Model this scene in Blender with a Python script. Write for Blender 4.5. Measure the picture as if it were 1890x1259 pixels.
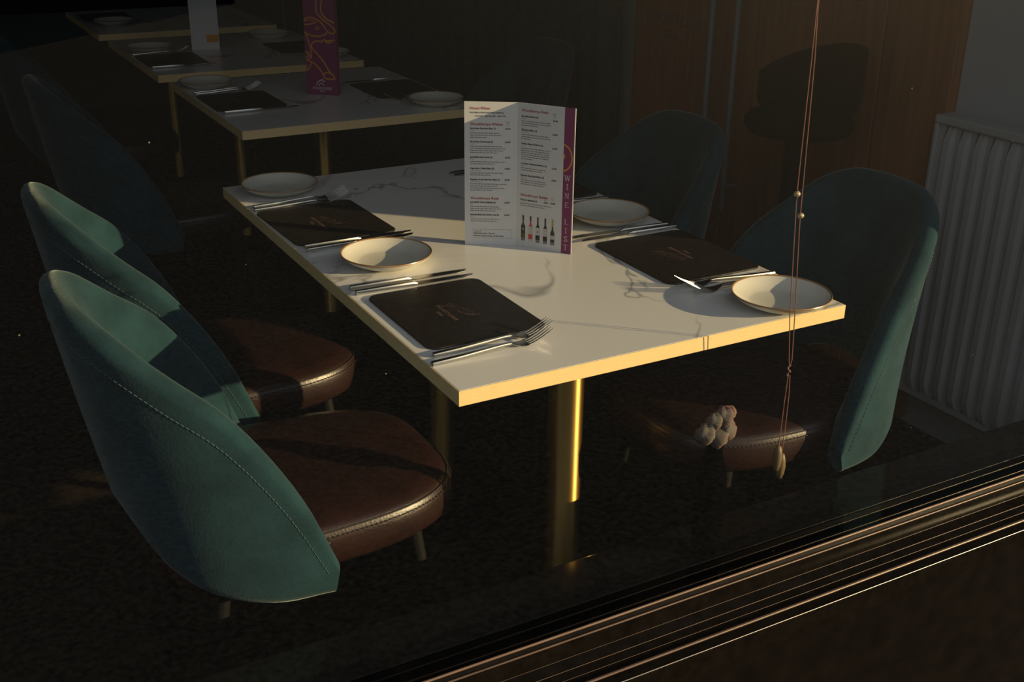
import bpy, bmesh, math, random
import numpy as np
from mathutils import Vector, Matrix

for o in list(bpy.data.objects):
    bpy.data.objects.remove(o, do_unlink=True)
SC = bpy.context.scene
COL = SC.collection
PI = math.pi
random.seed(7)

# ------------------------------------------------------------------ camera
cam = bpy.data.cameras.new('camera')
cam.sensor_fit = 'HORIZONTAL'
cam.sensor_width = 36.0
cam.lens = 40.139
cam.clip_start = 0.02
cam.clip_end = 300
camo = bpy.data.objects.new('camera', cam)
COL.objects.link(camo)
camo.matrix_world = Matrix(((0.8752, 0.1809, -0.4486, -0.6587),
                            (-0.4836, 0.3503, -0.8022, -1.3326),
                            (0.0120, 0.9190, 0.3941, 1.4671),
                            (0, 0, 0, 1)))
SC.camera = camo

# ------------------------------------------------------------------ world, sun, exposure
W = bpy.data.worlds.new('sky'); SC.world = W
W.use_nodes = True
bg = W.node_tree.nodes['Background']
bg.inputs[0].default_value = (0.62, 0.66, 0.69, 1)
bg.inputs[1].default_value = 0.95
sun = bpy.data.lights.new('sun', 'SUN')
sun.energy = 7.3
sun.color = (1.0, 0.75, 0.38)
sun.angle = math.radians(0.5)
suno = bpy.data.objects.new('sun', sun); COL.objects.link(suno)
suno.location = (6, -6, 4)
suno.rotation_euler = Vector((-0.735, 0.678, -0.212)).to_track_quat('-Z', 'Y').to_euler()
vs = SC.view_settings
vs.view_transform = 'Standard'; vs.look = 'None'; vs.gamma = 1.0
vs.use_curve_mapping = False
vs.exposure = 0.0

# ------------------------------------------------------------------ helpers
def link(o, parent=None):
    COL.objects.link(o)
    if parent is not None: o.parent = parent
    return o

def mesh_obj(name, verts, faces, mat, parent=None, smooth=False, sharp=40, loc=(0, 0, 0)):
    me = bpy.data.meshes.new(name)
    me.from_pydata([tuple(map(float, v)) for v in verts], [], [tuple(f) for f in faces])
    bm = bmesh.new(); bm.from_mesh(me)
    bmesh.ops.recalc_face_normals(bm, faces=bm.faces)
    bm.to_mesh(me); bm.free()
    if mat: me.materials.append(mat)
    if smooth:
        me.polygons.foreach_set('use_smooth', [True] * len(me.polygons))
        me.set_sharp_from_angle(angle=math.radians(sharp))
    o = bpy.data.objects.new(name, me); o.location = loc
    return link(o, parent)

class MB:
    """collects shapes into one mesh"""
    def __init__(s): s.v = []; s.f = []
    def add(s, v, f):
        n = len(s.v); s.v += [tuple(p) for p in v]; s.f += [tuple(i + n for i in q) for q in f]; return s
    def box(s, a, b):
        x0, y0, z0 = a; x1, y1, z1 = b
        return s.add([(x0,y0,z0),(x1,y0,z0),(x1,y1,z0),(x0,y1,z0),(x0,y0,z1),(x1,y0,z1),(x1,y1,z1),(x0,y1,z1)],
                     [(3,2,1,0),(4,5,6,7),(0,1,5,4),(1,2,6,5),(2,3,7,6),(3,0,4,7)])
    def tube(s, pts, r, n=8, cap=True):
        pts = [Vector(p) for p in pts]; k = len(pts)
        rs = r if isinstance(r, (list, tuple)) else [r] * k
        vs_ = []; up = None
        for i, p in enumerate(pts):
            t = (pts[min(i + 1, k - 1)] - pts[max(i - 1, 0)]).normalized()
            if up is None:
                up = Vector((0, 0, 1)) if abs(t.z) < .9 else Vector((1, 0, 0))
            a = t.cross(up).normalized(); b = a.cross(t).normalized(); up = b
            for j in range(n):
                q = 2 * PI * j / n
                vs_.append(p + a * (rs[i] * math.cos(q)) + b * (rs[i] * math.sin(q)))
        fs = [(i*n+j, i*n+(j+1) % n, (i+1)*n+(j+1) % n, (i+1)*n+j) for i in range(k-1) for j in range(n)]
        if cap: fs += [tuple(range(n-1, -1, -1)), tuple(range((k-1)*n, k*n))]
        return s.add(vs_, fs)
    def lathe(s, prof, n=32, c=(0, 0, 0)):
        vs_ = []; k = len(prof)
        for r, z in prof:
            for j in range(n):
                q = 2 * PI * j / n
                vs_.append((c[0] + r*math.cos(q), c[1] + r*math.sin(q), c[2] + z))
        fs = [(i*n+j, i*n+(j+1) % n, (i+1)*n+(j+1) % n, (i+1)*n+j) for i in range(k-1) for j in range(n)]
        fs += [tuple(range(n-1, -1, -1)), tuple(range((k-1)*n, k*n))]
        return s.add(vs_, fs)
    def prism(s, poly, z0, z1):
        n = len(poly)
        v = [(x, y, z0) for x, y in poly] + [(x, y, z1) for x, y in poly]
        f = [tuple(range(n-1, -1, -1)), tuple(range(n, 2*n))] + [(i, (i+1) % n, n+(i+1) % n, n+i) for i in range(n)]
        return s.add(v, f)
    def build(s, name, mat, parent=None, smooth=False, sharp=40, loc=(0, 0, 0)):
        return mesh_obj(name, s.v, s.f, mat, parent, smooth, sharp, loc)

def bevel(o, w, seg=2):
    m = o.modifiers.new('bevel', 'BEVEL'); m.width = w; m.segments = seg; m.limit_method = 'ANGLE'
    return o

def empty(name, loc=(0, 0, 0), rz=0.0):
    o = bpy.data.objects.new(name, None); o.empty_display_size = .05
    o.location = loc; o.rotation_euler = (0, 0, rz)
    return link(o)

def tag(o, label, cat, group=None):
    o['label'] = label; o['category'] = cat
    if group: o['group'] = group
    elif 'group' in o: del o['group']
    return o

def struct(o, label=None):
    o['kind'] = 'structure'
    if label: o['label'] = label
    return o

def dup(root, loc, rz=None, label=None, group=None):
    r = root.copy(); link(r); r.location = loc
    if rz is not None: r.rotation_euler = (0, 0, rz)
    if label: r['label'] = label
    if group: r['group'] = group
    for ch in list(root.children):
        c = ch.copy(); link(c, r)
        for g in list(ch.children):
            d = g.copy(); link(d, c)
    return r

def round_rect(w, h, r, seg=5, cx=0, cy=0):
    out = []
    for qx, qy, a0 in ((w/2-r, h/2-r, 0), (-w/2+r, h/2-r, 90), (-w/2+r, -h/2+r, 180), (w/2-r, -h/2+r, 270)):
        for i in range(seg + 1):
            a = math.radians(a0 + 90 * i / seg)
            out.append((cx + qx + r*math.cos(a), cy + qy + r*math.sin(a)))
    return out

def catmull(pts, n):
    P = np.array(pts, float); k = len(P)
    P2 = np.vstack([2*P[0]-P[1], P, 2*P[-1]-P[-2]])
    out = []
    for u in np.linspace(0, k - 1, n):
        i = min(int(u), k - 2); t = u - i
        a, b, c, d = P2[i], P2[i+1], P2[i+2], P2[i+3]
        out.append(.5*((2*b) + (-a+c)*t + (2*a-5*b+4*c-d)*t*t + (-a+3*b-3*c+d)*t**3))
    return np.array(out)

# flat print: collects 2D shapes, maps them on a panel (origin O, right U, up V, normal N)
def text2d(body, size, bold=0.0, align='LEFT', sx=1.0):
    cu = bpy.data.curves.new('t', 'FONT'); cu.body = body; cu.size = size
    cu.align_x = align; cu.resolution_u = 2; cu.offset = bold
    ob = bpy.data.objects.new('t', cu); COL.objects.link(ob)
    bpy.context.view_layer.update()
    dg = bpy.context.evaluated_depsgraph_get()
    me = bpy.data.meshes.new_from_object(ob.evaluated_get(dg))
    v = [(p.co.x * sx, p.co.y) for p in me.vertices]; f = [tuple(q.vertices) for q in me.polygons]
    bpy.data.objects.remove(ob, do_unlink=True); bpy.data.curves.remove(cu); bpy.data.meshes.remove(me)
    return v, f

class Print2D:
    def __init__(s): s.v = []; s.f = []
    def add(s, v, f, dx=0, dy=0):
        n = len(s.v); s.v += [(x+dx, y+dy) for x, y in v]; s.f += [tuple(i+n for i in q) for q in f]; return s
    def text(s, body, x, y, size, bold=0, align='LEFT', sx=1.0):
        v, f = text2d(body, size, bold, align, sx); return s.add(v, f, x, y)
    def rect(s, x0, y0, x1, y1): return s.add([(x0,y0),(x1,y0),(x1,y1),(x0,y1)], [(0,1,2,3)])
    def poly(s, p): return s.add(p, [tuple(range(len(p)))])
    def stroke(s, pts, w):
        pts = [Vector(p) for p in pts]; k = len(pts); v = []
        for i, p in enumerate(pts):
            t = (pts[min(i+1, k-1)] - pts[max(i-1, 0)])
            t = t.normalized() if t.length > 0 else Vector((1, 0))
            nn = Vector((-t.y, t.x)) * w / 2
            v += [tuple(p+nn), tuple(p-nn)]
        return s.add(v, [(2*i, 2*i+1, 2*i+3, 2*i+2) for i in range(k-1)])
    def build(s, name, mat, parent, O, U, V, N, eps=.0005):
        O, U, V, N = Vector(O), Vector(U), Vector(V), Vector(N)
        vv = [O + U*x + V*y + N*eps for x, y in s.v]
        me = bpy.data.meshes.new(name)
        me.from_pydata([tuple(p) for p in vv], [], s.f)
        me.materials.append(mat)
        o = bpy.data.objects.new(name, me)
        return link(o, parent)

# ------------------------------------------------------------------ materials
def mat(name, col, rough=.5, metal=0.0, spec=.5, sheen=0.0, sheen_col=None, coat=0.0, coat_r=.1):
    m = bpy.data.materials.new(name); m.use_nodes = True
    p = m.node_tree.nodes['Principled BSDF']
    p.inputs['Base Color'].default_value = (*col, 1)
    p.inputs['Roughness'].default_value = rough
    p.inputs['Metallic'].default_value = metal
    p.inputs['Specular IOR Level'].default_value = spec
    if sheen:
        p.inputs['Sheen Weight'].default_value = sheen
        p.inputs['Sheen Roughness'].default_value = .4
        p.inputs['Sheen Tint'].default_value = (*(sheen_col or col), 1)
    if coat:
        p.inputs['Coat Weight'].default_value = coat; p.inputs['Coat Roughness'].default_value = coat_r
    return m

def nodes(m): return m.node_tree.nodes, m.node_tree.links, m.node_tree.nodes['Principled BSDF']

def vary(m, scale, c0, c1, detail=4, lo=.3, hi=.7, stretch=(1, 1, 1), bump=0.0, bscale=None, rough=None):
    N, L, p = nodes(m)
    tc = N.new('ShaderNodeTexCoord'); mp = N.new('ShaderNodeMapping'); mp.inputs['Scale'].default_value = stretch
    L.new(tc.outputs['Object'], mp.inputs[0])
    n = N.new('ShaderNodeTexNoise'); n.inputs['Scale'].default_value = scale; n.inputs['Detail'].default_value = detail
    L.new(mp.outputs[0], n.inputs['Vector'])
    r = N.new('ShaderNodeValToRGB'); r.color_ramp.elements[0].position = lo; r.color_ramp.elements[1].position = hi
    r.color_ramp.elements[0].color = (*c0, 1); r.color_ramp.elements[1].color = (*c1, 1)
    L.new(n.outputs['Fac'], r.inputs[0]); L.new(r.outputs[0], p.inputs['Base Color'])
    if bump:
        n2 = N.new('ShaderNodeTexNoise'); n2.inputs['Scale'].default_value = bscale or scale*4; n2.inputs['Detail'].default_value = 3
        L.new(mp.outputs[0], n2.inputs['Vector'])
        b = N.new('ShaderNodeBump'); b.inputs['Strength'].default_value = bump; b.inputs['Distance'].default_value = .002
        L.new(n2.outputs['Fac'], b.inputs['Height']); L.new(b.outputs[0], p.inputs['Normal'])
    return m

M = {}
# marble
m = M['marble'] = mat('white_marble', (.72, .71, .69), .22, spec=.4)
N, L, p = nodes(m)
tc = N.new('ShaderNodeTexCoord')
n1 = N.new('ShaderNodeTexNoise'); n1.inputs['Scale'].default_value = 2.1; n1.inputs['Detail'].default_value = 4; n1.inputs['Roughness'].default_value = .55; n1.inputs['Distortion'].default_value = .8
mpv = N.new('ShaderNodeMapping'); mpv.inputs['Location'].default_value = (.37, 1.9, .4)
L.new(tc.outputs['Object'], mpv.inputs[0]); L.new(mpv.outputs[0], n1.inputs['Vector'])
sb = N.new('ShaderNodeMath'); sb.operation = 'SUBTRACT'; sb.inputs[1].default_value = .5
ab = N.new('ShaderNodeMath'); ab.operation = 'ABSOLUTE'
L.new(n1.outputs['Fac'], sb.inputs[0]); L.new(sb.outputs[0], ab.inputs[0])
r1 = N.new('ShaderNodeValToRGB'); r1.color_ramp.elements[0].position = 0; r1.color_ramp.elements[1].position = .012
r1.color_ramp.elements[0].color = (0, 0, 0, 1); r1.color_ramp.elements[1].color = (1, 1, 1, 1)
L.new(ab.outputs[0], r1.inputs[0])
n2 = N.new('ShaderNodeTexNoise'); n2.inputs['Scale'].default_value = 3.4; n2.inputs['Detail'].default_value = 2
L.new(mpv.outputs[0], n2.inputs['Vector'])
r2 = N.new('ShaderNodeValToRGB'); r2.color_ramp.elements[0].position = .42; r2.color_ramp.elements[1].position = .60
L.new(n2.outputs['Fac'], r2.inputs[0])
inv = N.new('ShaderNodeMath'); inv.operation = 'SUBTRACT'; inv.inputs[0].default_value = 1
L.new(r1.outputs[0], inv.inputs[1])
mu = N.new('ShaderNodeMath'); mu.operation = 'MULTIPLY'
L.new(inv.outputs[0], mu.inputs[0]); L.new(r2.outputs[0], mu.inputs[1])
mx = N.new('ShaderNodeMix'); mx.data_type = 'RGBA'
mx.inputs['A'].default_value = (.72, .71, .69, 1); mx.inputs['B'].default_value = (.33, .33, .33, 1)
L.new(mu.outputs[0], mx.inputs['Factor']); L.new(mx.outputs['Result'], p.inputs['Base Color'])

M['brass_edge'] = vary(mat('brushed_brass_edge', (.85, .62, .30), .40, .15), 60, (.82, .59, .28), (.92, .68, .34), stretch=(1, 1, 14))
M['brass'] = vary(mat('brass', (.75, .48, .14), .40, 1.0), 30, (.72, .45, .12), (.80, .53, .17), stretch=(1, 1, .1))
N, L, p = nodes(M['brass'])
tg = N.new('ShaderNodeTangent'); tg.direction_type = 'RADIAL'; tg.axis = 'Z'
L.new(tg.outputs[0], p.inputs['Tangent']); p.inputs['Anisotropic'].default_value = .85; p.inputs['Anisotropic Rotation'].default_value = .25   # brushed round the tube
M['velvet'] = vary(mat('teal_velvet', (.011, .046, .068), .9, spec=.06, sheen=.28, sheen_col=(.66, .79, .76)), 14, (.009, .027, .035), (.016, .047, .059), bump=.3, bscale=220)
M['leather'] = vary(mat('brown_leather', (.012, .005, .004), .36, spec=.5), 18, (.012, .0046, .0038), (.021, .0078, .0062), bump=.2, bscale=260)
M['stitch_pale'] = mat('pale_thread', (.045, .085, .09), .8)
M['stitch_dark'] = mat('dark_thread', (.015, .01, .008), .8)
M['dark_metal'] = mat('dark_metal', (.006, .0055, .005), .6, .2, spec=.15)
M['steel'] = mat('polished_steel', (.52, .52, .50), .26, 1.0)
M['glaze'] = vary(mat('cream_glaze', (.62, .60, .53), .25, spec=.5), 12, (.56, .55, .49), (.66, .64, .57))
M['rim'] = mat('brown_rim', (.30, .17, .07), .3)
M['mat_leather'] = vary(mat('dark_brown_leatherette', (.010, .008, .007), .5, spec=.25), 40, (.008, .006, .0052), (.013, .010, .0085), bump=.2, bscale=500)
M['emboss'] = mat('rose_foil', (.30, .18, .16), .38, .5)
M['paper'] = mat('white_card', (.66, .66, .66), .55, spec=.3)
M['magenta'] = mat('magenta_print', (.20, .018, .10), .5)
M['orange'] = mat('orange_print', (.72, .27, .03), .5)
M['red_ink'] = mat('red_ink', (.38, .055, .075), .6)
M['dark_ink'] = mat('dark_ink', (.045, .045, .055), .6)
M['grey_ink'] = mat('grey_ink', (.22, .22, .23), .6)
M['white_ink'] = mat('white_ink', (.60, .50, .56), .6)
M['mauve_ink'] = mat('mauve_ink', (.10, .055, .075), .6)
M['cord'] = mat('red_brown_cord', (.20, .085, .06), .7)
M['wood_toggle'] = mat('wooden_toggle', (.12, .085, .04), .5)
M['bead'] = vary(mat('bronze_bead', (.12, .07, .05), .45, .2), 30, (.085, .05, .036), (.125, .076, .055))
M['bead_dark'] = vary(mat('dark_bronze_bead', (.05, .03, .022), .4, .3), 30, (.04, .024, .017), (.07, .042, .03))
M['bead_steel'] = mat('worn_bright_edge', (.22, .20, .19), .32, .9)
M['cord_bead'] = mat('clear_bead', (.55, .42, .27), .12, .3)
M['frame'] = vary(mat('bronze_frame', (.02, .013, .01), .20, 0, spec=.04), 50, (.0035, .003, .0026), (.007, .0056, .005), bump=.04, bscale=200)
M['riser'] = vary(mat('dark_brown_panel', (.022, .015, .012), .14, spec=.12), 25, (.003, .0024, .0022), (.006, .0045, .004), bump=.03)
M['sill'] = mat('black_granite', (.004, .004, .0045), .12, spec=.30)
M['floor'] = vary(mat('dark_timber_floor', (.02, .014, .01), .4), 6, (.014, .010, .008), (.026, .018, .013), stretch=(1, 8, 1))
M['plaster'] = mat('pale_plaster', (.36, .38, .40), .8)
M['dark_wall'] = mat('dark_green_wall', (.012, .02, .018), .8)
M['ceiling'] = mat('dark_ceiling', (.10, .10, .10), .9)
M['wood'] = vary(mat('brown_wood', (.12, .05, .022), .5), 7, (.20, .075, .028), (.33, .13, .052), stretch=(6, 6, .5), bump=.1)
M['curtain'] = vary(mat('dark_green_cloth', (.012, .035, .028), .95), 30, (.010, .029, .024), (.015, .042, .034))
M['radiator'] = mat('white_enamel', (.38, .39, .40), .4)
M['asphalt'] = vary(mat('asphalt', (.07, .07, .07), .95, spec=0.04), 60, (.030, .031, .033), (.100, .102, .104), detail=8, bump=.6, bscale=140)
M['pull'] = mat('grey_pull_bar', (.16, .18, .20), .4)
M['black'] = mat('stand_in_vase_black', (.0008, .0008, .001), .9, spec=0.0)  # added vase, kept near black for the dark part of the blur
M['blur_petal'] = mat('stand_in_petal', (.085, .075, .065), .9)  # greyed to the faint reflection that the added blossom replaces
M['blur_petal'].node_tree.nodes['Principled BSDF'].inputs['Subsurface Weight'].default_value = .3
M['stand_in_black'] = mat('stand_in_stool_black', (.002, .002, .0025), .8, spec=.03)  # near black, so the added stool reads as the reflected shadow
for nm, c in dict(b_green=(.10, .08, .02), b_pink=(.55, .06, .05), b_black=(.012, .012, .014), b_red=(.22, .015, .03), b_gold=(.45, .30, .06),
                  b_olive=(.03, .035, .012), b_label=(.55, .54, .52), b_dkcap=(.02, .02, .025), b_grey=(.16, .16, .18), b_maroon=(.07, .012, .03)).items():
    M[nm] = mat(nm + '_print', c, .5)

# glass: mostly clear, faint mirror image of the street
m = M['glass'] = bpy.data.materials.new('window_glass'); m.use_nodes = True
N, L = m.node_tree.nodes, m.node_tree.links
N.remove(N['Principled BSDF'])
out = N['Material Output']
tr = N.new('ShaderNodeBsdfTransparent'); tr.inputs[0].default_value = (.95, .955, .95, 1)
gl = N.new('ShaderNodeBsdfGlossy'); gl.inputs['Roughness'].default_value = 0.0
geo = N.new('ShaderNodeNewGeometry')
dt = N.new('ShaderNodeVectorMath'); dt.operation = 'DOT_PRODUCT'
L.new(geo.outputs['Normal'], dt.inputs[0]); L.new(geo.outputs['Incoming'], dt.inputs[1])
def mth(op, a, b):
    q = N.new('ShaderNodeMath'); q.operation = op
    for i, x in enumerate((a, b)):
        if x is None: continue
        if isinstance(x, (int, float)): q.inputs[i].default_value = x
        else: L.new(x, q.inputs[i])
    return q.outputs[0]
ca = mth('ABSOLUTE', dt.outputs['Value'], None)
sch = mth('POWER', mth('SUBTRACT', 1.0, ca), 5.0)
fac = mth('ADD', mth('MULTIPLY', sch, .9), .075)      # Schlick, both faces of the pane
mixs = N.new('ShaderNodeMixShader')
L.new(fac, mixs.inputs[0])
L.new(tr.outputs[0], mixs.inputs[1]); L.new(gl.outputs[0], mixs.inputs[2])
tcg = N.new('ShaderNodeTexCoord'); vo = N.new('ShaderNodeTexVoronoi'); vo.inputs['Scale'].default_value = 26
L.new(tcg.outputs['Object'], vo.inputs['Vector'])
spx = N.new('ShaderNodeSeparateColor'); L.new(vo.outputs['Color'], spx.inputs[0])
dus = mth('MULTIPLY', mth('LESS_THAN', vo.outputs['Distance'], .024), mth('GREATER_THAN', spx.outputs[0], .72))
dfs = N.new('ShaderNodeBsdfDiffuse'); dfs.inputs[0].default_value = (.22, .18, .14, 1)
mixd = N.new('ShaderNodeMixShader'); L.new(mth('MULTIPLY', dus, .6), mixd.inputs[0])
L.new(mixs.outputs[0], mixd.inputs[1]); L.new(dfs.outputs[0], mixd.inputs[2]); L.new(mixd.outputs[0], out.inputs[0])

# ------------------------------------------------------------------ the room and the street
XR = 1.72          # inner face of right wall
struct(MB().box((-4.2, -.2, -.1), (XR + .15, 6.2, 0)).build('floor', M['floor']), 'dark timber floor of the dining room')
struct(MB().box((-4.2, -.3, 2.7), (XR + .15, 6.2, 2.8)).build('ceiling', M['ceiling']))
struct(MB().box((-4.2, 6.0, 0), (XR + .15, 6.2, 2.7)).build('wall_back', M['dark_wall']))
struct(MB().box((-4.2, -.2, 0), (-4.0, 6.0, 2.7)).build('wall_left', M['dark_wall']))
struct(MB().box((XR, -.14, 0), (XR + .15, 6.0, 2.7)).build('wall_right', M['plaster']), 'pale plaster wall behind the radiator')
wf = MB()
wf.box((-4.2, -.2885, -.12), (XR + .15, -.16, .36))
wf.box((-4.2, -.30, 2.45), (XR + .15, -.14, 2.7))
wf.box((1.50, -.30, .36), (XR + .15, -.14, 2.45))
wf.box((-4.2, -.30, .36), (-3.6, -.14, 2.45))
struct(wf.build('wall_front', M['riser']), 'glossy dark brown panel below the window')
struct(MB().box((-30, -40, -.22), (45, -.2885, -.12)).build('pavement', M['asphalt']), 'gritty grey pavement outside the window')

struct(MB().box((-45, -15, -.12), (3.0, -12, 4.2)).build('wall_sky_block', M['riser']), 'unseen dark building added across the street to block low sky')  # out of view, added to cut low sky light on the chair backs
win = struct(empty('window_1', (0, -.2, .4)), 'large shop window in a bronze metal frame')
def wpart(o): o.parent = win; o.location = (0, .2, -.4); return o
prof = [(-.190, .36), (-.190, .3985), (-.2020, .3985), (-.2025, .438), (-.206, .438), (-.211, .431), (-.215, .430), (-.2175, .4055), (-.2345, .3995),
        (-.2495, .3972), (-.266, .3985), (-.272, .3985), (-.289, .3985), (-.2915, .396), (-.2915, .36)]
x0, x1 = -3.6, 1.50
n = len(prof)
v = [(x0, y, z) for y, z in prof] + [(x1, y, z) for y, z in prof]
f = [tuple(range(n)), tuple(range(n, 2*n))] + [(i, (i+1) % n, n+(i+1) % n, n+i) for i in range(n)]
wpart(mesh_obj('bottom_rail', v, f, M['frame']))
for y, z, r, mm, nm in ((-.2045, .4383, .0021, 'bead', 'glazing_bead'), (-.2125, .4318, .0019, 'bead_dark', 'glazing_bead'), (-.2180, .4057, .0004, 'bead_dark', 'ridge'),
                    (-.2350, .3998, .0006, 'bead_dark', 'ridge'), (-.2500, .3974, .0004, 'bead_dark', 'ridge'), (-.2695, .3990, .0028, 'bead_dark', 'rounded_rib'), (-.2905, .3985, .0009, 'bead_steel', 'edge_trim')):
    wpart(MB().tube([(x0, y, z), (x1, y, z)], r, 12).build(nm, M[mm], None, True))
wpart(bevel(MB().box((1.455, -.235, .43), (1.50, -.165, 2.45)).build('frame_stile', M['frame']), .004))
wpart(bevel(MB().box((-3.60, -.235, .43), (-3.55, -.165, 2.45)).build('frame_stile', M['frame']), .004))
wpart(bevel(MB().box((-3.55, -.235, 2.40), (1.455, -.165, 2.45)).build('top_rail', M['frame']), .004))
wpart(mesh_obj('glass_pane', [(-3.55, -.2, .43), (1.455, -.2, .43), (1.455, -.2, 2.41), (-3.55, -.2, 2.41)], [(0, 1, 2, 3)], M['glass']))
wpart(bevel(MB().box((-3.6, -.190, .36), (1.50, -.005, .400)).build('inner_sill', M['sill']), .003))

# wooden double door on the right wall
door = struct(empty('door_1', (XR, 1.3, 0)), 'brown wooden door with two long steel pull bars')
def dpart(o): o.parent = door; o.location = (-XR, -1.3, 0); return o
for a, b in ((.640, .876), (.882, 1.474), (1.480, 2.02)):
    dpart(bevel(MB().box((XR - .035, a, .02), (XR, b, 2.3)).build('door_panel' if a < .7 else 'door_leaf', M['wood']), .003))
for y in (1.415, 1.535):
    h = MB(); h.tube([(XR - .085, y, .42), (XR - .085, y, 1.55)], .009, 10)
    for z in (.50, 1.47): h.tube([(XR - .085, y, z), (XR - .034, y, z)], .006, 8)
    dpart(h.build('pull_bar', M['pull'], smooth=True))
pr = Print2D()
pr.text('WOODTHORPE', 0, 0, .052, align='CENTER', bold=.0006, sx=.82)
pr.text('GRILL', 0, -.042, .034, align='CENTER', bold=.0004)
dpart(pr.build('lettering', M['mauve_ink'], None, (XR - .035, 1.80, .945), (0, -1, 0), (0, 0, 1), (-1, 0, 0), .001))

# dark green curtain along the right wall
ys = np.linspace(2.02, 5.6, 220)
cv = []; cf = []
for i, y in enumerate(ys):
    a = (y - 2.02) / .115 * 2 * PI
    x = 1.625 + .032*math.sin(a + .6*math.sin(y*3.1)) + .010*math.sin(y*9)
    for z in (0.03, .9, 1.8, 2.6): cv.append((x + .012*math.sin(y*7 + z*2), y, z))
for i in range(len(ys) - 1):
    for k in range(3): cf.append((i*4+k, (i+1)*4+k, (i+1)*4+k+1, i*4+k+1))
co = mesh_obj('curtain', cv, cf, M['curtain'], smooth=True, sharp=80)
sm = co.modifiers.new('thick', 'SOLIDIFY'); sm.thickness = .004
tag(co, 'dark green floor length curtain hanging in folds behind the tables', 'curtain')

# ------------------------------------------------------------------ tables
def table(loc, w, d, cols, label):
    t = empty('dining_table', loc); tag(t, label, 'table', 'marble topped dining tables')
    ox, oy = loc[0], loc[1]
    bevel(MB().box((.0015, .0015, .726), (w-.0015, d-.0015, .75)).build('tabletop', M['marble'], t), .0008, 1)
    e = MB()
    e.box((0, 0, .7255), (w, .0015, .7497)); e.box((0, d-.0015, .7255), (w, d, .7497))
    e.box((0, .0015, .7255), (.0015, d-.0015, .7497)); e.box((w-.0015, .0015, .7255), (w, d-.0015, .7497))
    e.build('edge_band', M['brass_edge'], t)
    for cx, cy, r in cols:
        c = MB(); c.lathe([(r, .012), (r, .722)], 40, (cx, cy, 0)); c.build('column', M['brass'], t, True)
        b = MB(); b.lathe([(.19, 0), (.19, .008), (.185, .012), (r + .006, .013), (r + .002, .016)], 48, (cx, cy, 0))
        b.build('base_plate', M['dark_metal'], t, True)
        b = MB(); b.box((cx-.12, cy-.12, .7215), (cx+.12, cy+.12, .7265)); b.build('top_plate', M['dark_metal'], t)
    return t
table((0, 0, 0), .75, 1.2157, [(.378, .31, .034), (.385, .875, .030)], 'white marble table in sunlight with brass edge, set for four behind the wine list')
table((.205, 1.748, 0), .74, .80, [(.375, .40, .030)], 'shaded marble table with brass edge carrying the magenta card')
table((.195, 2.69, 0), .75, .86, [(.38, .41, .030)], 'dim marble table with copper edge carrying the white card')
table((.19, 3.72, 0), .76, .80, [(.37, .40, .030)], 'farthest dark table at the top left edge of the photo')

# ------------------------------------------------------------------ chairs
TP = [(-.370, 0, .850), (-.360, .095, .843), (-.320, .162, .813), (-.254, .206, .757), (-.178, .235, .690), (-.098, .256, .575), (-.030, .266, .432)]
BP = [(-.312, 0, .512), (-.303, .060, .505), (-.288, .115, .485), (-.262, .165, .455), (-.215, .212, .428), (-.135, .250, .409), (-.036, .267, .405)]
def shell_data(ns=33, nv=13, th=.040):
    T = catmull(TP, ns); B = catmull(BP, ns)
    T = np.vstack([T[::-1] * [1, -1, 1], T[1:]]); B = np.vstack([B[::-1] * [1, -1, 1], B[1:]])
    K = len(T); v = np.linspace(0, 1, nv)
    S = B[:, None, :] * (1 - v)[None, :, None] + T[:, None, :] * v[None, :, None]
    ln = np.linalg.norm(T - B, axis=1)
    # outward direction in plan
    od = S.copy(); od[..., 0] += .02; od[..., 2] = 0; od /= np.linalg.norm(od, axis=2, keepdims=True)
    bul = .10 * ln[:, None] * np.sin(PI * v)[None, :] * .05
    S = S + od * bul[..., None]
    ds = np.gradient(S, axis=0); dv = np.gradient(S, axis=1)
    Nn = np.cross(ds, dv); Nn /= (np.linalg.norm(Nn, axis=2, keepdims=True) + 1e-9)
    sg = np.sign((Nn * od).sum(2)); Nn *= sg[..., None]
    return S, Nn, dv, ln, K, nv, th
SH = shell_data()
def make_shell_mesh():
    S, Nn, dv, ln, K, nv, th = SH
    vs_ = []
    ring = None
    for k in range(K):
        thk = th * min(1, .45 + ln[k] / .2)
        col = [S[k, j] for j in range(nv)]
        up = dv[k, -1] / (np.linalg.norm(dv[k, -1]) + 1e-9); dn = -dv[k, 0] / (np.linalg.norm(dv[k, 0]) + 1e-9)
        ct = S[k, -1] - Nn[k, -1] * thk / 2; cb = S[k, 0] - Nn[k, 0] * thk / 2
        for a in (30, 60, 90, 120, 150):
            q = math.radians(a); col.append(ct + Nn[k, -1]*(thk/2*math.cos(q)) + up*(thk/2*math.sin(q)))
        for j in range(nv - 1, -1, -1): col.append(S[k, j] - Nn[k, j] * thk * (1 + .5*math.sin(PI*j/(nv-1))))
        for a in (150, 120, 90, 60, 30):
            q = math.radians(a); col.append(cb + Nn[k, 0]*(thk/2*math.cos(q)) + dn*(thk/2*math.sin(q)))
        ring = len(col); vs_ += col
    fs = [(k*ring+j, (k+1)*ring+j, (k+1)*ring+(j+1) % ring, k*ring+(j+1) % ring) for k in range(K-1) for j in range(ring)]
    fs += [tuple(range(ring)), tuple(range((K-1)*ring, K*ring))]
    return vs_, fs
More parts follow.
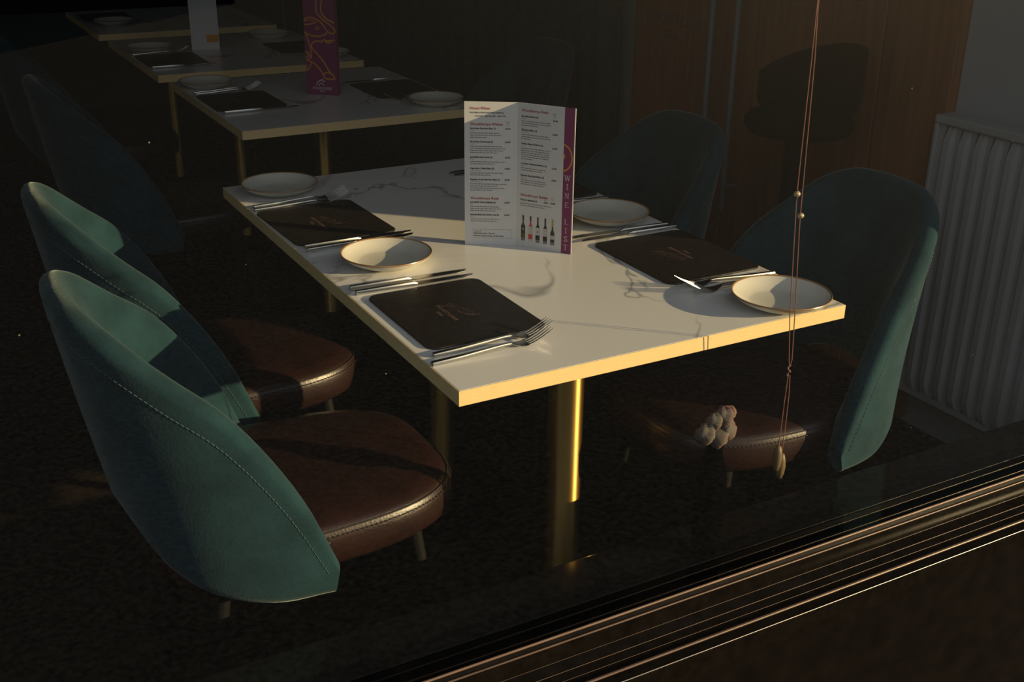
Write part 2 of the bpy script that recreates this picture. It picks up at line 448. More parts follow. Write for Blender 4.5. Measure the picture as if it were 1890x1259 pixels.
def make_shell_stitch():
    S, Nn, dv, ln, K, nv, th = SH
    pts = []
    for k in range(K):
        d = .026 / ln[k]
        if d > .75: continue
        u = (1 - d) * (nv - 1); i = int(u); t = u - i
        pts.append(S[k, i]*(1-t) + S[k, i+1]*t + Nn[k, i]*.0006)
    P = catmull(pts, 900)
    seg = np.r_[0, np.cumsum(np.linalg.norm(np.diff(P, axis=0), axis=1))]
    mb = MB(); s = 0
    while s + .0065 < seg[-1]:
        a = [np.interp(s, seg, P[:, c]) for c in range(3)]; b = [np.interp(s+.0055, seg, P[:, c]) for c in range(3)]
        mb.tube([a, b], .0007, 4); s += .0085
    return mb
def seat_ring(scale_in, z, n=56):
    out = []
    for i in range(n):
        a = 2*PI*i/n; c, s = math.cos(a), math.sin(a)
        e = .62
        x = math.copysign(abs(c)**e, c); y = math.copysign(abs(s)**e, s)
        X = x * (.268 - scale_in) - .018
        wd = .226 - .018 * (x + 1) * .5 * 1.4
        out.append((X, y * (wd - scale_in), z))
    return out
def make_seat():
    R = [(.030, .400), (.012, .402), (.003, .412), (0, .430), (0, .452), (.003, .466), (.0055, .4695), (.0065, .4680), (.0085, .4712), (.016, .4770), (.04, .4835), (.08, .4875), (.14, .4895), (.19, .490)]
    n = 56; vs_ = []
    for s, z in R: vs_ += seat_ring(s, z, n)
    fs = [(i*n+j, i*n+(j+1) % n, (i+1)*n+(j+1) % n, (i+1)*n+j) for i in range(len(R)-1) for j in range(n)]
    fs += [tuple(range(n-1, -1, -1)), tuple(range((len(R)-1)*n, len(R)*n))]
    return vs_, fs
def make_chair(label):
    t = empty('dining_chair'); tag(t, label, 'chair', 'teal velvet chairs')
    v, f = make_seat(); st = mesh_obj('seat', v, f, M['leather'], t, True, 60)
    P = np.array(seat_ring(-.0004, .461, 400) ); P = np.vstack([P, P[:1]])
    seg = np.r_[0, np.cumsum(np.linalg.norm(np.diff(P, axis=0), axis=1))]
    mb = MB(); s = 0
    while s + .006 < seg[-1]:
        a = [np.interp(s, seg, P[:, c]) for c in range(3)]; b = [np.interp(s+.005, seg, P[:, c]) for c in range(3)]
        mb.tube([a, b], .0011, 4); s += .0085
    mb.build('seat_stitching', M['stitch_dark'], st)
    rg = seat_ring(.0048, .4692, 80); rg.append(rg[0])
    MB().tube(rg, .0012, 5, False).build('seam', M['stitch_dark'], st)
    v, f = make_shell_mesh(); sh = mesh_obj('backrest', v, f, M['velvet'], t, True, 70)
    make_shell_stitch().build('back_stitching', M['stitch_pale'], sh)
    for sx, sy in ((1, 1), (1, -1), (-1, 1), (-1, -1)):
        lb = MB(); lb.tube([(sx*.165-.02, sy*.15, .405), (sx*.215-.02, sy*.185, .004)], [.014, .008], 12)
        lb.build('leg', M['dark_metal'], t, True)
    return t
ch = make_chair('teal velvet chair nearest the window on the left, brown leather seat')
ch.location = (-.13, .365, 0)
dup(ch, (-.085, .915, 0), 0, 'teal velvet chair second from the window on the left, beside the nearest one')
dup(ch, (.772, .276, 0), PI, 'teal velvet chair at right in front of the radiator, one wing in sun')
dup(ch, (.765, .925, 0), PI, 'dark teal chair right of the wine list, across the sunlit table in shade')
dup(ch, (.075, 2.13, 0), 0, 'dim teal chair on the left of the table with the magenta card')
dup(ch, (.07, 3.10, 0), 0, 'dim blue chair on the left of the table with the white card')
dup(ch, (1.09, 2.13, 0), PI, 'dim teal chair on the right of the table with the magenta card')

# ------------------------------------------------------------------ tableware
ZT = .7502
def make_plate(label):
    t = empty('side_plate'); tag(t, label, 'plate', 'cream side plates')
    pr = [(.046, 0), (.049, .0005), (.052, .003), (.066, .008), (.078, .0145), (.0848, .0215), (.0857, .0232), (.0850, .0240),
          (.0832, .0228), (.0765, .0170), (.066, .0108), (.056, .0068), (.05, .0055), (.02, .0048), (.001, .0047)]
    b = MB(); b.lathe(pr, 64); b.build('dish', M['glaze'], t, True, 60)
    r = MB(); r.lathe([(.0846, .0212), (.0862, .0230), (.0856, .0246), (.0842, .0246), (.0830, .0230)], 64)
    rr = r.build('rim_band', M['rim'], t, True, 60)
    me = rr.data; bm = bmesh.new(); bm.from_mesh(me)
    bmesh.ops.delete(bm, geom=[q for q in bm.faces if len(q.verts) > 4], context='FACES'); bm.to_mesh(me); bm.free()
    return t
pl = make_plate('cream side plate between the two left place mats, half in shadow'); pl.location = (.127, .560, ZT)
dup(pl, (.1042, 1.119, ZT), 0, 'cream side plate at the far left corner of the sunlit table')
dup(pl, (.648, .053, ZT), 0, 'cream side plate at the near right corner, behind the cord')
dup(pl, (.652, .600, ZT), 0, 'cream side plate just right of the wine list')
dup(pl, (.287, 2.42, ZT), 0, 'dim plate at the left of the magenta card')
dup(pl, (.843, 1.850, ZT), 0, 'dim plate at the right corner of the table with the magenta card')
dup(pl, (.283, 3.21, ZT), 0, 'dim plate left of the white card')
dup(pl, (.80, 3.36, ZT), 0, 'dim plate between the white card and the magenta card')
dup(pl, (.85, 2.82, ZT), 0, 'dim plate right behind the magenta card')
dup(pl, (.31, 4.00, ZT), 0, 'very dim plate on the farthest table at top left')

def logo(parent, z):
    e = Print2D()
    # horse head strokes in mat coordinates (x = reading direction, y = up), then lettering
    S_ = .001
    def st(p, w=.9): e.stroke([(a*S_, b*S_) for a, b in p], w*S_)
    st([(-28, -12), (-24, -4), (-20, 4), (-17, 14)]); st([(-25, -8), (-30, 2), (-27, 12)], .7)
    st([(-6, -10), (2, 0), (8, 8), (14, 19)], 1.0); st([(14, 19), (20, 25), (27, 22), (26, 15), (20, 8)], .9)
    st([(4, 4), (12, 4), (24, 11), (33, 16), (35, 24), (34, 31)], 1.0); st([(30, 24), (31, 17), (27, 10)], .8)
    st([(-20, 0), (-12, 8), (-4, 16), (4, 20), (12, 20)], .9); st([(-14, -6), (-8, 2), (0, 10)], .7)
    st([(-33, 4), (-31, 6)], 1.6)
    e.text('WOODTHORPE', .004, -.020, .0105, align='CENTER', bold=.0002)
    e.text('GRILL', .004, -.032, .0085, align='CENTER', bold=.0002)
    return e.build('embossed_emblem', M['emboss'], parent, (0, 0, z), (0, -1, 0), (1, 0, 0), (0, 0, 1), .0003)
def make_mat(label):
    t = empty('place_mat'); tag(t, label, 'place mat', 'dark leatherette place mats')
    b = MB(); b.prism(round_rect(.216, .262, .020, 6), 0, .0034)
    o = b.build('board', M['mat_leather'], t); bevel(o, .0008, 2)
    logo(t, .0034)
    return t
pm = make_mat('dark leatherette place mat nearest the camera beside the upturned forks'); pm.location = (.1310, .2790, ZT)
dup(pm, (.1145, .858, ZT), math.radians(1.5), 'dark place mat between the forks and knives at the far left of the sunlit table')
dup(pm, (.639, .346, ZT), PI, 'dark place mat on the right, behind the plate at the near corner')
dup(pm, (.637, .905, ZT), PI, 'dark place mat hidden behind the wine list')
dup(pm, (.322, 2.150, ZT), 0, 'dim place mat left of the magenta card')
dup(pm, (.825, 2.130, ZT), PI, 'dim place mat right of the magenta card')
dup(pm, (.312, 2.985, ZT), 0, 'dim place mat in front of the white card on the left')
dup(pm, (.83, 3.08, ZT), PI, 'dim place mat behind the magenta card on the right')
dup(pm, (.32, 4.26, ZT), 0, 'very dim place mat on the farthest table')

def loft(secs):
    """secs: list of (x, z, width, thick) -> rounded bar along x"""
    mb = MB(); vs_ = []
    prof = [(-1, -.5), (-.8, -1), (.8, -1), (1, -.5), (1, .5), (.8, 1), (-.8, 1), (-1, .5)]
    n = 8
    for x, z, w, th in secs:
        for a, b in prof: vs_.append((x, a*w/2, z + b*th/2))
    k = len(secs)
    fs = [(i*n+j, i*n+(j+1) % n, (i+1)*n+(j+1) % n, (i+1)*n+j) for i in range(k-1) for j in range(n)]
    fs += [tuple(range(n-1, -1, -1)), tuple(range((k-1)*n, k*n))]
    return mb.add(vs_, fs)
def make_fork(label):
    t = empty('fork'); tag(t, label, 'fork', 'steel forks')
    loft([(0, .0032, .0090, .0058), (.002, .0032, .0096, .0064), (.05, .0042, .0088, .0060), (.10, .0068, .0070, .0052), (.128, .0082, .0058, .0042), (.139, .0080, .0062, .0032)]).build('handle', M['steel'], t, True, 50)
    h = loft([(.137, .0080, .0062, .0032), (.145, .0062, .0120, .0022), (.153, .0042, .0195, .0018), (.161, .0036, .0225, .0018), (.167, .0044, .0228, .0018)])
    for k in range(4):
        y = (k - 1.5) * .0062
        q = loft([(.166, .0043, .0042, .0018), (.176, .0066, .0034, .0017), (.190, .0120, .0028, .0016), (.202, .0180, .0024, .0015), (.211, .0232, .0012, .0009)])
        h.add([(a, b + y, c) for a, b, c in q.v], q.f)
    h.build('head', M['steel'], t, True, 50)
    return t
def make_knife(label):
    t = empty('table_knife'); tag(t, label, 'knife', 'steel table knives')
    loft([(0, .0042, .0080, .0074), (.002, .0042, .0088, .0082), (.06, .0046, .0092, .0084), (.108, .0048, .0098, .0084), (.112, .0046, .0080, .0060), (.116, .0044, .0060, .0036)]).build('handle', M['steel'], t, True, 50)
    poly = [(.113, -.003), (.122, -.0085), (.135, -.0092), (.175, -.0092), (.205, -.0078), (.222, -.0030), (.229, .0045), (.226, .0062), (.200, .0066), (.130, .0064), (.120, .0050), (.113, .003)]
    b = MB(); b.prism(poly, .0036, .0050); bevel(b.build('blade', M['steel'], t), .0005, 1)
    return t
fk = make_fork('fork nearest the camera, tines raised above the table corner'); fk.location = (.0035, .0985, ZT); fk.rotation_euler = (0, 0, math.radians(1.5))
kn = make_knife('steel knife closest to the plate in the pair above the nearest mat'); kn.location = (.012, .4560, ZT); kn.rotation_euler = (0, 0, math.radians(-1.8))
def F(x, y, a, lab): return dup(fk, (x, y, ZT), math.radians(a), lab)
def Kn(x, y, a, lab): return dup(kn, (x, y, ZT), math.radians(a), lab)
F(.019, .1275, 1.2, 'steel fork lying against the edge of the nearest place mat')
F(.0125, 1.0205, 1.4, 'left of the two forks under the far left plate, closest to that plate')
F(.007, .9965, -1.0, 'fork along the far edge of the far left place mat')
F(.742, .1790, 180-5, 'fork beside the right place mat, closest to the mat')
F(.742, .1565, 180-2, 'fork between the near right plate and the right place mat')
F(.742, .7400, 180, 'fork poking out behind the plate right of the wine list')
Kn(.0125, .4300, -2, 'steel knife along the upper edge of the nearest place mat')
Kn(.0195, .7115, 0, 'steel knife along the near edge of the far left place mat')
Kn(.0155, .6885, 1, 'steel knife behind the plate between the two left mats')
Kn(.7480, .4915, 180-2, 'shiny knife along the far edge of the right place mat')
Kn(.7420, .5120, 180-3, 'knife in the right hand pair closest to the plate by the wine list')
Kn(.742, 1.0650, 180, 'knife whose dark tip shows left of the wine list')
Kn(.742, 1.0880, 180, 'knife behind the wine list near the far table edge')
F(.222, 2.300, 1, 'dim fork on the table with the magenta card, below the left plate')
F(.222, 2.325, 1, 'dim fork nearest the plate at the left of the magenta card')
Kn(.226, 1.990, 1, 'dim knife below the place mat left of the magenta card')
Kn(.93, 2.285, 180, 'dim knife above the place mat right of the magenta card')
F(.93, 1.970, 180, 'dim fork by the plate at the right of the magenta card table')
F(.205, 3.140, 1, 'dim fork left of the white card')
Kn(.208, 2.830, 1, 'dim knife at the front edge of the table with the white card')

# ------------------------------------------------------------------ wine list (folded card)
me_ = empty('wine_list', (.3969, .5445, ZT))
tag(me_, 'white folded wine list card with magenta spine standing on the sunlit table', 'menu')
H = .283; TH = .0014
def panel(name, a, b, material, x0=0.0, x1=None, extra=0.0):
    a = Vector((*a, 0)); b = Vector((*b, 0)); U = (b - a).normalized(); ln = (b - a).length
    Nn = Vector((U.y, -U.x, 0))
    if x1 is None: x1 = ln
    mb = MB(); c = []
    for x, d in ((x0, 0), (x1, 0), (x1, -TH), (x0, -TH)): c.append(a + U*x + Nn*(d + extra))
    mb.add([tuple(p) for p in c] + [(p.x, p.y, H) for p in c], [(3,2,1,0),(4,5,6,7),(0,1,5,4),(1,2,6,5),(2,3,7,6),(3,0,4,7)])
    mb.build(name, material, me_)
    return Vector((a.x, a.y, H)), U, Nn, ln
OL, UL, NL, WL = panel('left_page', (-.0869, .0516), (0, 0), M['paper'])
rb = Vector((.0683, -.0977)).length
OR, UR, NR, WR = panel('right_page', (0, 0), (.0683, -.0977), M['paper'], 0, rb * .815)
panel('spine_band', (0, 0), (.0683, -.0977), M['magenta'], rb * .815, rb * .985)
panel('card_edge', (0, 0), (.0683, -.0977), M['paper'], rb * .985, rb)
ZV = Vector((0, 0, 1))
PX = H / 264.0          # one photo pixel on the card
rnd = random.Random(3)
def body_line(pr, x, y, total):
    s = 0
    while s < total:
        w = rnd.uniform(.0028, .0085)
        w = min(w, total - s)
        pr.rect(x+s, y, x+s+w, y+.0013)
        s += w + .0011
# left page
it, bd = Print2D(), Print2D()
def head(t, x, y, size, page):
    q = Print2D(); q.text(t, x, y, size, .00012)
    q.build('heading_print', M['red_ink'], me_, *page)
PL = (OL, UL, ZV, NL); PR = (OR, UR, ZV, NR)
def yl(y): return -(y - 187) * PX
mx0 = .011
head('House Wines', mx0, yl(200.5), .0069, PL)
it.text('Red, White or Rosé House Wine available by:', mx0, yl(207.3), .0040, .0001, sx=.86)
it.text('175ml £5.00    Large Glass £6.80    Bottle £15.00', mx0+.009, yl(213.3), .0036, .0001, sx=.82)
head('Woodthorpe Whites', mx0, yl(229), .0072, PL)
it.text('Bottle', .0795, yl(224), .0030); it.text('75cl', .0805, yl(228), .0030)
items = [(234.5, 'San Andres Sauvignon Blanc (1)', 'CHILE', 3, '£15.00'), (258.5, 'San Andres Chardonnay (2)', 'CHILE', 4, '£15.00'),
         (286.5, 'Jack Rabbit Pinot Grigio (2)', 'ITALY', 2, '£16.00'), (307, 'Cape Spring Chenin Blanc (2)', 'SOUTH AFRICA', 2, '£15.00'),
         (327.5, 'Pepisanna Green Sauvignon Blanc (1)', 'NEW ZEALAND', 4, '£22.00'),
         (370, 'Jack Rabbit White Zinfandel (4)', 'USA', 3, '£15.00'), (393.5, 'Princess Blush Pinot Grigio rosé (2)', 'ITALY', 2, '£16.00')]
for y, nm, ctry, k, price in items:
    it.text(nm, mx0, yl(y+1.3), .0046, .00018, sx=.84); it.text(price, .0775, yl(y+1.3), .0043, .00018, sx=.85)
    bd.text(ctry, mx0, yl(y+5.2), .0030)
    for j in range(k): body_line(bd, mx0, yl(y + 9.0 + 3.8*j), rnd.uniform(.052, .071) if j < k-1 else rnd.uniform(.03, .055))
head('Woodthorpe Rosé', mx0, yl(364.5), .0072, PL)
for a, b, c, d in ((.0155, yl(421), .0925, yl(421.35)), (.0155, yl(437.7), .0925, yl(438)), (.0155, yl(438), .0158, yl(421)), (.0922, yl(438), .0925, yl(421))): bd.rect(a, min(b, d), c, max(b, d))
it.text('Taste guide', .018, yl(425.5), .0032); it.text('White Wine (1) dry - (5) sweet', .018, yl(430), .0036, .0001, sx=.9)
it.text('Red Wine (a) light drinking - (e) fuller flavour', .018, yl(434.8), .0036, .0001, sx=.9)
for o in (it.build('item_print', M['dark_ink'], me_, OL, UL, ZV, NL), bd.build('body_print', M['grey_ink'], me_, OL, UL, ZV, NL)): o['kind'] = 'stuff'
# right page
it, bd = Print2D(), Print2D()
def yr(y): return -(y - 188.5) * PX * .985
mx0 = .0085
head('Woodthorpe Reds', mx0, yr(203.5), .0072, PR)
it.text('Bottle', .0735, yr(204), .0030); it.text('75cl', .0742, yr(208), .0030)
items = [(212, 'San Andres Merlot (b)', 'CHILE', 3, '£15.00'), (236.5, 'El Bodega Malbec (c)', 'ARGENTINA', 3, '£18.00'),
         (261.5, 'Vagliano Rosso d’Ottunge (c)', 'ITALY', 6, '£16.00'), (298, 'La Cimera Cabernet Sauvignon (d)', 'CHILE', 2, '£15.00'),
         (320, 'Bersaglio Rosé Lyfed Rhône (d)', 'FRANCE', 3, '£22.00')]
for y, nm, ctry, k, price in items:
    it.text(nm, mx0, yr(y+1.3), .0046, .00018, sx=.84); it.text(price, .0735, yr(y+4), .0043, .00018, sx=.85)
    bd.text(ctry, mx0, yr(y+5.2), .0030)
    for j in range(k): body_line(bd, mx0, yr(y + 9.2 + 3.9*j), rnd.uniform(.052, .064) if j < k-1 else rnd.uniform(.02, .05))
head('Woodthorpe Bubbly', mx0, yr(359), .0070, PR)
it.text('Prosecco Spumante (1)', mx0, yr(367.3), .0046, .00018, sx=.84)
it.text('Small', .0585, yr(358), .0028); it.text('20cl', .0590, yr(362), .0028); it.text('Bottle', .0735, yr(356), .0028); it.text('75cl', .0742, yr(360), .0028)
it.text('£7.00', .0585, yr(367.5), .0043, .00018, sx=.85); it.text('£22.00', .0725, yr(367), .0043, .00018, sx=.85)
for j in range(2): body_line(bd, mx0, yr(373.5 + 4*j), (.066, .052)[j])
for o in (it.build('item_print', M['dark_ink'], me_, OR, UR, ZV, NR), bd.build('body_print', M['grey_ink'], me_, OR, UR, ZV, NR)): o['kind'] = 'stuff'
# printed bottles
def bottle_poly(cx, y0, y1, w, neck, sh):
    h = y1 - y0; nw = w * neck
    return [(cx-w/2, y0), (cx+w/2, y0), (cx+w/2, y0+h*sh), (cx+w*.42, y0+h*(sh+.06)), (cx+nw/2+w*.08, y0+h*(sh+.12)), (cx+nw/2, y0+h*(sh+.17)),
            (cx+nw/2, y1), (cx-nw/2, y1), (cx-nw/2, y0+h*(sh+.17)), (cx-nw/2-w*.08, y0+h*(sh+.12)), (cx-w*.42, y0+h*(sh+.06)), (cx-w/2, y0+h*sh)]
yb, yt = -H*.937, -H*.772
spec = [(.13, 'b_green', 'b_dkcap', 'b_black', 'b_label'), (.265, 'b_pink', 'b_dkcap', 'b_label', 'b_grey'), (.395, 'b_black', 'b_red', 'b_label', 'b_maroon'),
        (.528, 'b_black', 'b_maroon', 'b_label', 'b_red'), (.658, 'b_olive', 'b_gold', 'b_label', 'b_olive')]
for i, (u, g, cap, lab, ink) in enumerate(spec):
    cx = u * WR; w = .0088; h = yt - yb
    q = Print2D(); q.poly(bottle_poly(cx, yb, yt - (h*.02 if i == 4 else 0), w, .34, .52 if i < 4 else .40))
    bo = q.build('printed_bottle', M[g], me_, OR, UR, ZV, NR, .0006)
    q = Print2D(); q.rect(cx-w*.18, yt-h*(.20 if i < 4 else .32), cx+w*.18, yt); q.build('capsule', M[cap], bo, OR, UR, ZV, NR, .0009)
    q = Print2D()
    if i < 4: q.rect(cx-w*.48, yb+h*.22, cx+w*.48, yb+h*.55)
    else: q.rect(cx-w*.48, yb+h*.14, cx+w*.48, yb+h*.30)
    q.build('bottle_label', M[lab], bo, OR, UR, ZV, NR, .0009)
    q = Print2D()
    if i == 0: q.stroke([(cx-w*.3, yb+h*.40), (cx, yb+h*.46), (cx+w*.25, yb+h*.38), (cx-w*.1, yb+h*.34)], .0012)
    elif i == 2: q.poly([(cx+.0013*math.cos(a), yb+h*.36+.0020*math.sin(a)) for a in np.linspace(0, 2*PI, 9)[:-1]])
    elif i == 4: q.rect(cx-w*.25, yb+h*.21, cx+w*.25, yb+h*.225)
    else: q.rect(cx-w*.3, yb+h*.46, cx+w*.3, yb+h*.475); q.rect(cx-w*.3, yb+h*.30, cx+w*.3, yb+h*.31)
    q.build('label_ink', M[ink], bo, OR, UR, ZV, NR, .0012)
    q = Print2D(); q.rect(cx-w*.46, yb-.0050, cx+w*.46, yb-.0006); q.build('printed_reflection', M['b_grey' if i != 1 else 'b_label'], bo, OR, UR, ZV, NR, .0006)
# spine: ring and letters (serif capitals drawn from strokes)
q = Print2D(); bx = WR * .815; rc, rv = WR*.80, -H*.335
for r0, r1 in ((.0236, .0266),):
    a0 = math.asin(min(1, 0)); aa = [a for a in np.linspace(-PI/2, PI/2, 41) if rc + r0*math.cos(a) >= bx and rc + r1*math.cos(a) <= rb*.985 + .02]
    ring = [(min(rc + r1*math.cos(a)*.78, rb*.984), rv + r1*math.sin(a)) for a in aa] + [(rc + r0*math.cos(a)*.76, rv + r0*math.sin(a)) for a in reversed(aa)]
    k = len(aa)
    q.add(ring, [(i, i+1, 2*k-2-i, 2*k-1-i) for i in range(k-1)])
q.poly([(bx, rv-.004), (bx+.0028, rv-.001), (bx+.0034, rv+.003), (bx+.0020, rv+.0075), (bx, rv+.009)])
q.build('ring_print', M['orange'], me_, OR, UR, ZV, NR, .0006)
def serif(c, cx, cy, h):
    w = h * .36; t = h*.15; s_ = h*.07; P = Print2D()
    b, u = cy - h/2, cy + h/2
    def v(x, y0=b, y1=u, tt=t): P.rect(x-tt/2, y0, x+tt/2, y1)
    def sf(x, y, l): P.rect(x-l/2, y, x+l/2, y+s_)
    if c == 'I': v(cx); sf(cx, b, h*.42); sf(cx, u-s_, h*.42)
    if c == 'L':
        v(cx-w*.5); sf(cx-w*.5, u-s_, h*.4); P.rect(cx-w*.85, b, cx+w, b+s_); P.poly([(cx+w*.7, b+s_), (cx+w, b), (cx+w, b+h*.26)])
    if c == 'E':
        v(cx-w*.5); P.rect(cx-w*.9, b, cx+w, b+s_); P.rect(cx-w*.9, u-s_, cx+w*.85, u); P.rect(cx-w*.5, cy-s_/2, cx+w*.45, cy+s_/2)
        P.rect(cx+w*.72, b, cx+w, b+h*.22); P.rect(cx+w*.6, u-h*.2, cx+w*.85, u); P.rect(cx+w*.32, cy-h*.1, cx+w*.45, cy+h*.1)
    if c == 'T':
        v(cx); sf(cx, b, h*.42); P.rect(cx-w*1.05, u-s_, cx+w*1.05, u); P.rect(cx-w*1.05, u-h*.22, cx-w*.85, u); P.rect(cx+w*.85, u-h*.22, cx+w*1.05, u)
    if c == 'N':
        v(cx-w*.75, tt=t*.5); v(cx+w*.75, tt=t*.5); P.poly([(cx-w*.95, u), (cx-w*.45, u), (cx+w*.85, b), (cx+w*.55, b)])
        sf(cx-w*.75, b, h*.34); sf(cx+w*.75, u-s_, h*.34); sf(cx-w*.85, u-s_, h*.3)
    if c == 'W':
        W_ = w*1.35
        for xa, xb, tt in ((-1, -.45, t*1.1), (0, -.45, t*.6), (0, .5, t*1.1), (1, .5, t*.6)):
            P.poly([(cx+W_*xa-tt/2, u), (cx+W_*xa+tt/2, u), (cx+W_*xb+tt/2, b), (cx+W_*xb-tt/2, b)])
        sf(cx-W_, u-s_, h*.36); sf(cx, u-s_, h*.3); sf(cx+W_, u-s_, h*.3)
    if c == 'S':
        arc = [(.8, .28), (.55, .44), (0, .47), (-.6, .38), (-.75, .22), (-.45, .08), (.3, -.04), (.75, -.18), (.7, -.36), (.2, -.46), (-.4, -.44), (-.8, -.28)]
        P.stroke([(cx+w*a, cy+h*b_) for a, b_ in arc], t*.9); P.rect(cx+w*.7, cy+h*.24, cx+w*.85, cy+h*.48); P.rect(cx-w*.88, cy-h*.48, cx-w*.72, cy-h*.24)
    return P
for c, vv in zip('WINELIST', (.470, .529, .593, .655, .775, .836, .895, .954)):
    serif(c, WR*.895, -H*vv, .0108).build('spine_letter', M['white_ink'], me_, OR, UR, ZV, NR, .0006)

# ------------------------------------------------------------------ cards on the other tables
cd = empty('menu_card', (.5819, 2.135, ZT)); tag(cd, 'magenta menu card with orange animal line drawing standing on the second table', 'menu')
a = Vector((-.0386, .0329, 0)); b = Vector((.0385, -.0328, 0)); U2 = (b-a).normalized(); N2 = Vector((U2.y, -U2.x, 0)); W2 = (b-a).length
HC = .32
def slab(name, a, b, nrm, th, h, m_, parent):
    c = [a, b, b - nrm*th, a - nrm*th]
    mb = MB(); mb.add([tuple(p) for p in c] + [(p.x, p.y, h) for p in c], [(3,2,1,0),(4,5,6,7),(0,1,5,4),(1,2,6,5),(2,3,7,6),(3,0,4,7)])
    return mb.build(name, m_, parent)
slab('front_page', a, b, N2, .0014, HC, M['magenta'], cd)
slab('back_page', a - N2*.0016, b - N2*.022, (-N2 + U2*.3).normalized()*-1, .0014, HC, M['magenta'], cd)
e = Print2D(); kx = W2/385.; ky = .262/158/6.99
def cp(p):
    out_ = []
    for x, y in p:
        lf = 160 + 45*(y-60)/1090.
        out_.append((min(max((x-lf)*kx, .001), W2-.001), (1155-y)*ky))
    return out_
for p_, w_ in [([(320,60),(335,100),(400,170),(480,230),(545,290),(550,330),(520,350),(470,330),(440,290),(390,220),(330,180),(260,155),(200,165),(165,205)], 16),
    ([(320,60),(325,-60),(380,-200),(520,-260)], 16), ([(380,60),(390,-60),(450,-150),(545,-190)], 16),
    ([(380,60),(400,110),(460,170),(545,215)], 18), ([(165,242),(220,242),(290,225),(320,200)], 14), ([(170,205),(240,185),(300,200)], 9),
    ([(180,345),(230,370),(300,385),(380,380),(440,350),(465,320)], 13), ([(175,330),(200,390),(240,500),(255,600),(262,680)], 14),
    ([(400,460),(350,450),(290,465),(265,500),(265,540),(300,580),(360,650),(420,730),(470,820),(500,860),(552,930),(480,940),(430,930),(415,880),(450,855),(490,860)], 17),
    ([(380,470),(420,430),(450,442),(556,430)], 16), ([(430,452),(480,468),(520,442)], 16),
    ([(190,690),(240,715),(300,750),(360,810),(400,870),(424,915)], 17), ([(195,580),(230,620),(260,680)], 13), ([(190,650),(250,690)], 12), ([(195,600),(240,660)], 10),
    ([(260,740),(230,810),(205,845)], 13), ([(203,760),(212,840)], 11)]:
    e.stroke([tuple(q) for q in catmull(cp(p_), 6*len(p_))], w_*kx)
e.stroke(cp([(335+18*math.cos(t), 287+18*math.sin(t)) for t in np.linspace(0, 2*PI, 13)]), 9*kx)
for i in range(11):
    x = 200 + i*24; y = 358 + 28*math.sin(PI*i/10.)
    e.stroke(cp([(x, y), (x+2, y+24)]), 6*kx)
e.build('animal_line_drawing', M['orange'], cd, a, U2, ZV, N2, .0006)
e = Print2D()
e.stroke([tuple(q) for q in catmull(cp([(320,1030),(335,985),(370,965),(395,945),(400,975),(430,965)]), 24)], 12*kx)
e.stroke([tuple(q) for q in catmull(cp([(350,1040),(360,1005),(390,1000),(415,1030)]), 18)], 10*kx)
e.text('WOODTHORPE', W2*.5, (1155-1085)*ky, .0125, .0002, 'CENTER', .72); e.text('GRILL', W2*.5, (1155-1112)*ky, .0070, .0001, 'CENTER')
e.build('emblem_print', M['white_ink'], cd, a, U2, ZV, N2, .0006)

cw = empty('menu_card', (.4895, 3.169, ZT)); tag(cw, 'pale grey white menu card with orange patch standing on the third table', 'menu')
a = Vector((-.053, .004, 0)); b = Vector((.053, -.003, 0)); U3 = (b-a).normalized(); N3 = Vector((U3.y, -U3.x, 0))
slab('front_page', a, b, N3, .0014, .30, M['paper'], cw)
slab('back_page', a - N3*.0016, b - N3*.05, (-N3 + U3*.4).normalized()*-1, .0014, .30, M['paper'], cw)
e = Print2D(); e.rect(.058, .026, .104, .054); e.build('orange_patch', M['orange'], cw, a, U3, ZV, N3, .0006)

# ------------------------------------------------------------------ blind cord in the window
YC = -.09
cdv = empty('blind_cord', (.55, YC, .51)); tag(cdv, 'double red brown blind cord with beads and wooden toggles hanging inside the glass', 'cord')
def cpt(p): return (p[0]-.55, p[1] - YC, p[2]-.51)
s1 = [(.512, YC, 2.38), (.5195, YC, 1.27), (.5205, YC, 1.20), (.5215, YC, 1.01), (.5245, YC, 1.0), (.5225, YC, .99), (.536, YC, .80), (.5455, YC, .722), (.5475, YC, .7115)]
s2 = [(.514, YC, 2.38), (.5215, YC, 1.27), (.5265, YC, 1.20), (.5325, YC, 1.0), (.5335, YC, .965), (.5350, YC, .94), (.5465, YC, .80), (.5515, YC, .722), (.5490, YC, .7115)]
s3 = [(.5475, YC, .70), (.5462, YC, .66), (.5455, YC, .60), (.5450, YC, .565)]
s4 = [(.5510, YC, .695), (.5540, YC, .66), (.5545, YC, .60), (.5535, YC, .545)]
for s in (s1, s2, s3, s4):
    MB().tube([cpt(p) for p in s], .0008, 6).build('string', M['cord'], cdv, True)
for p in ((.5222, YC, 1.0008), (.5345, YC, .9654)):
    MB().lathe([(.0008, -.004), (.0035, -.0035), (.0052, -.001), (.0052, .001), (.0035, .0035), (.0008, .004)], 14, cpt(p)).build('bead', M['cord_bead'], cdv, True, 80)
k = MB()
k.tube([cpt((.5480 + .0022*math.cos(t*2.3), YC + .002*math.sin(t*2.3), .7125 - .0042*t)) for t in np.linspace(0, 4.2, 20)], .0014, 6)
k.build('knot', M['cord'], cdv, True)
for p, hh in (((.5450, YC, .5440), .0245), ((.5545, YC, .5270), .0245)):
    MB().lathe([(.001, -hh), (.0045, -hh*.9), (.0070, -hh*.5), (.0080, 0), (.0070, hh*.5), (.0045, hh*.9), (.0012, hh)], 18, cpt(p)).build('toggle', M['wood_toggle'], cdv, True, 80)

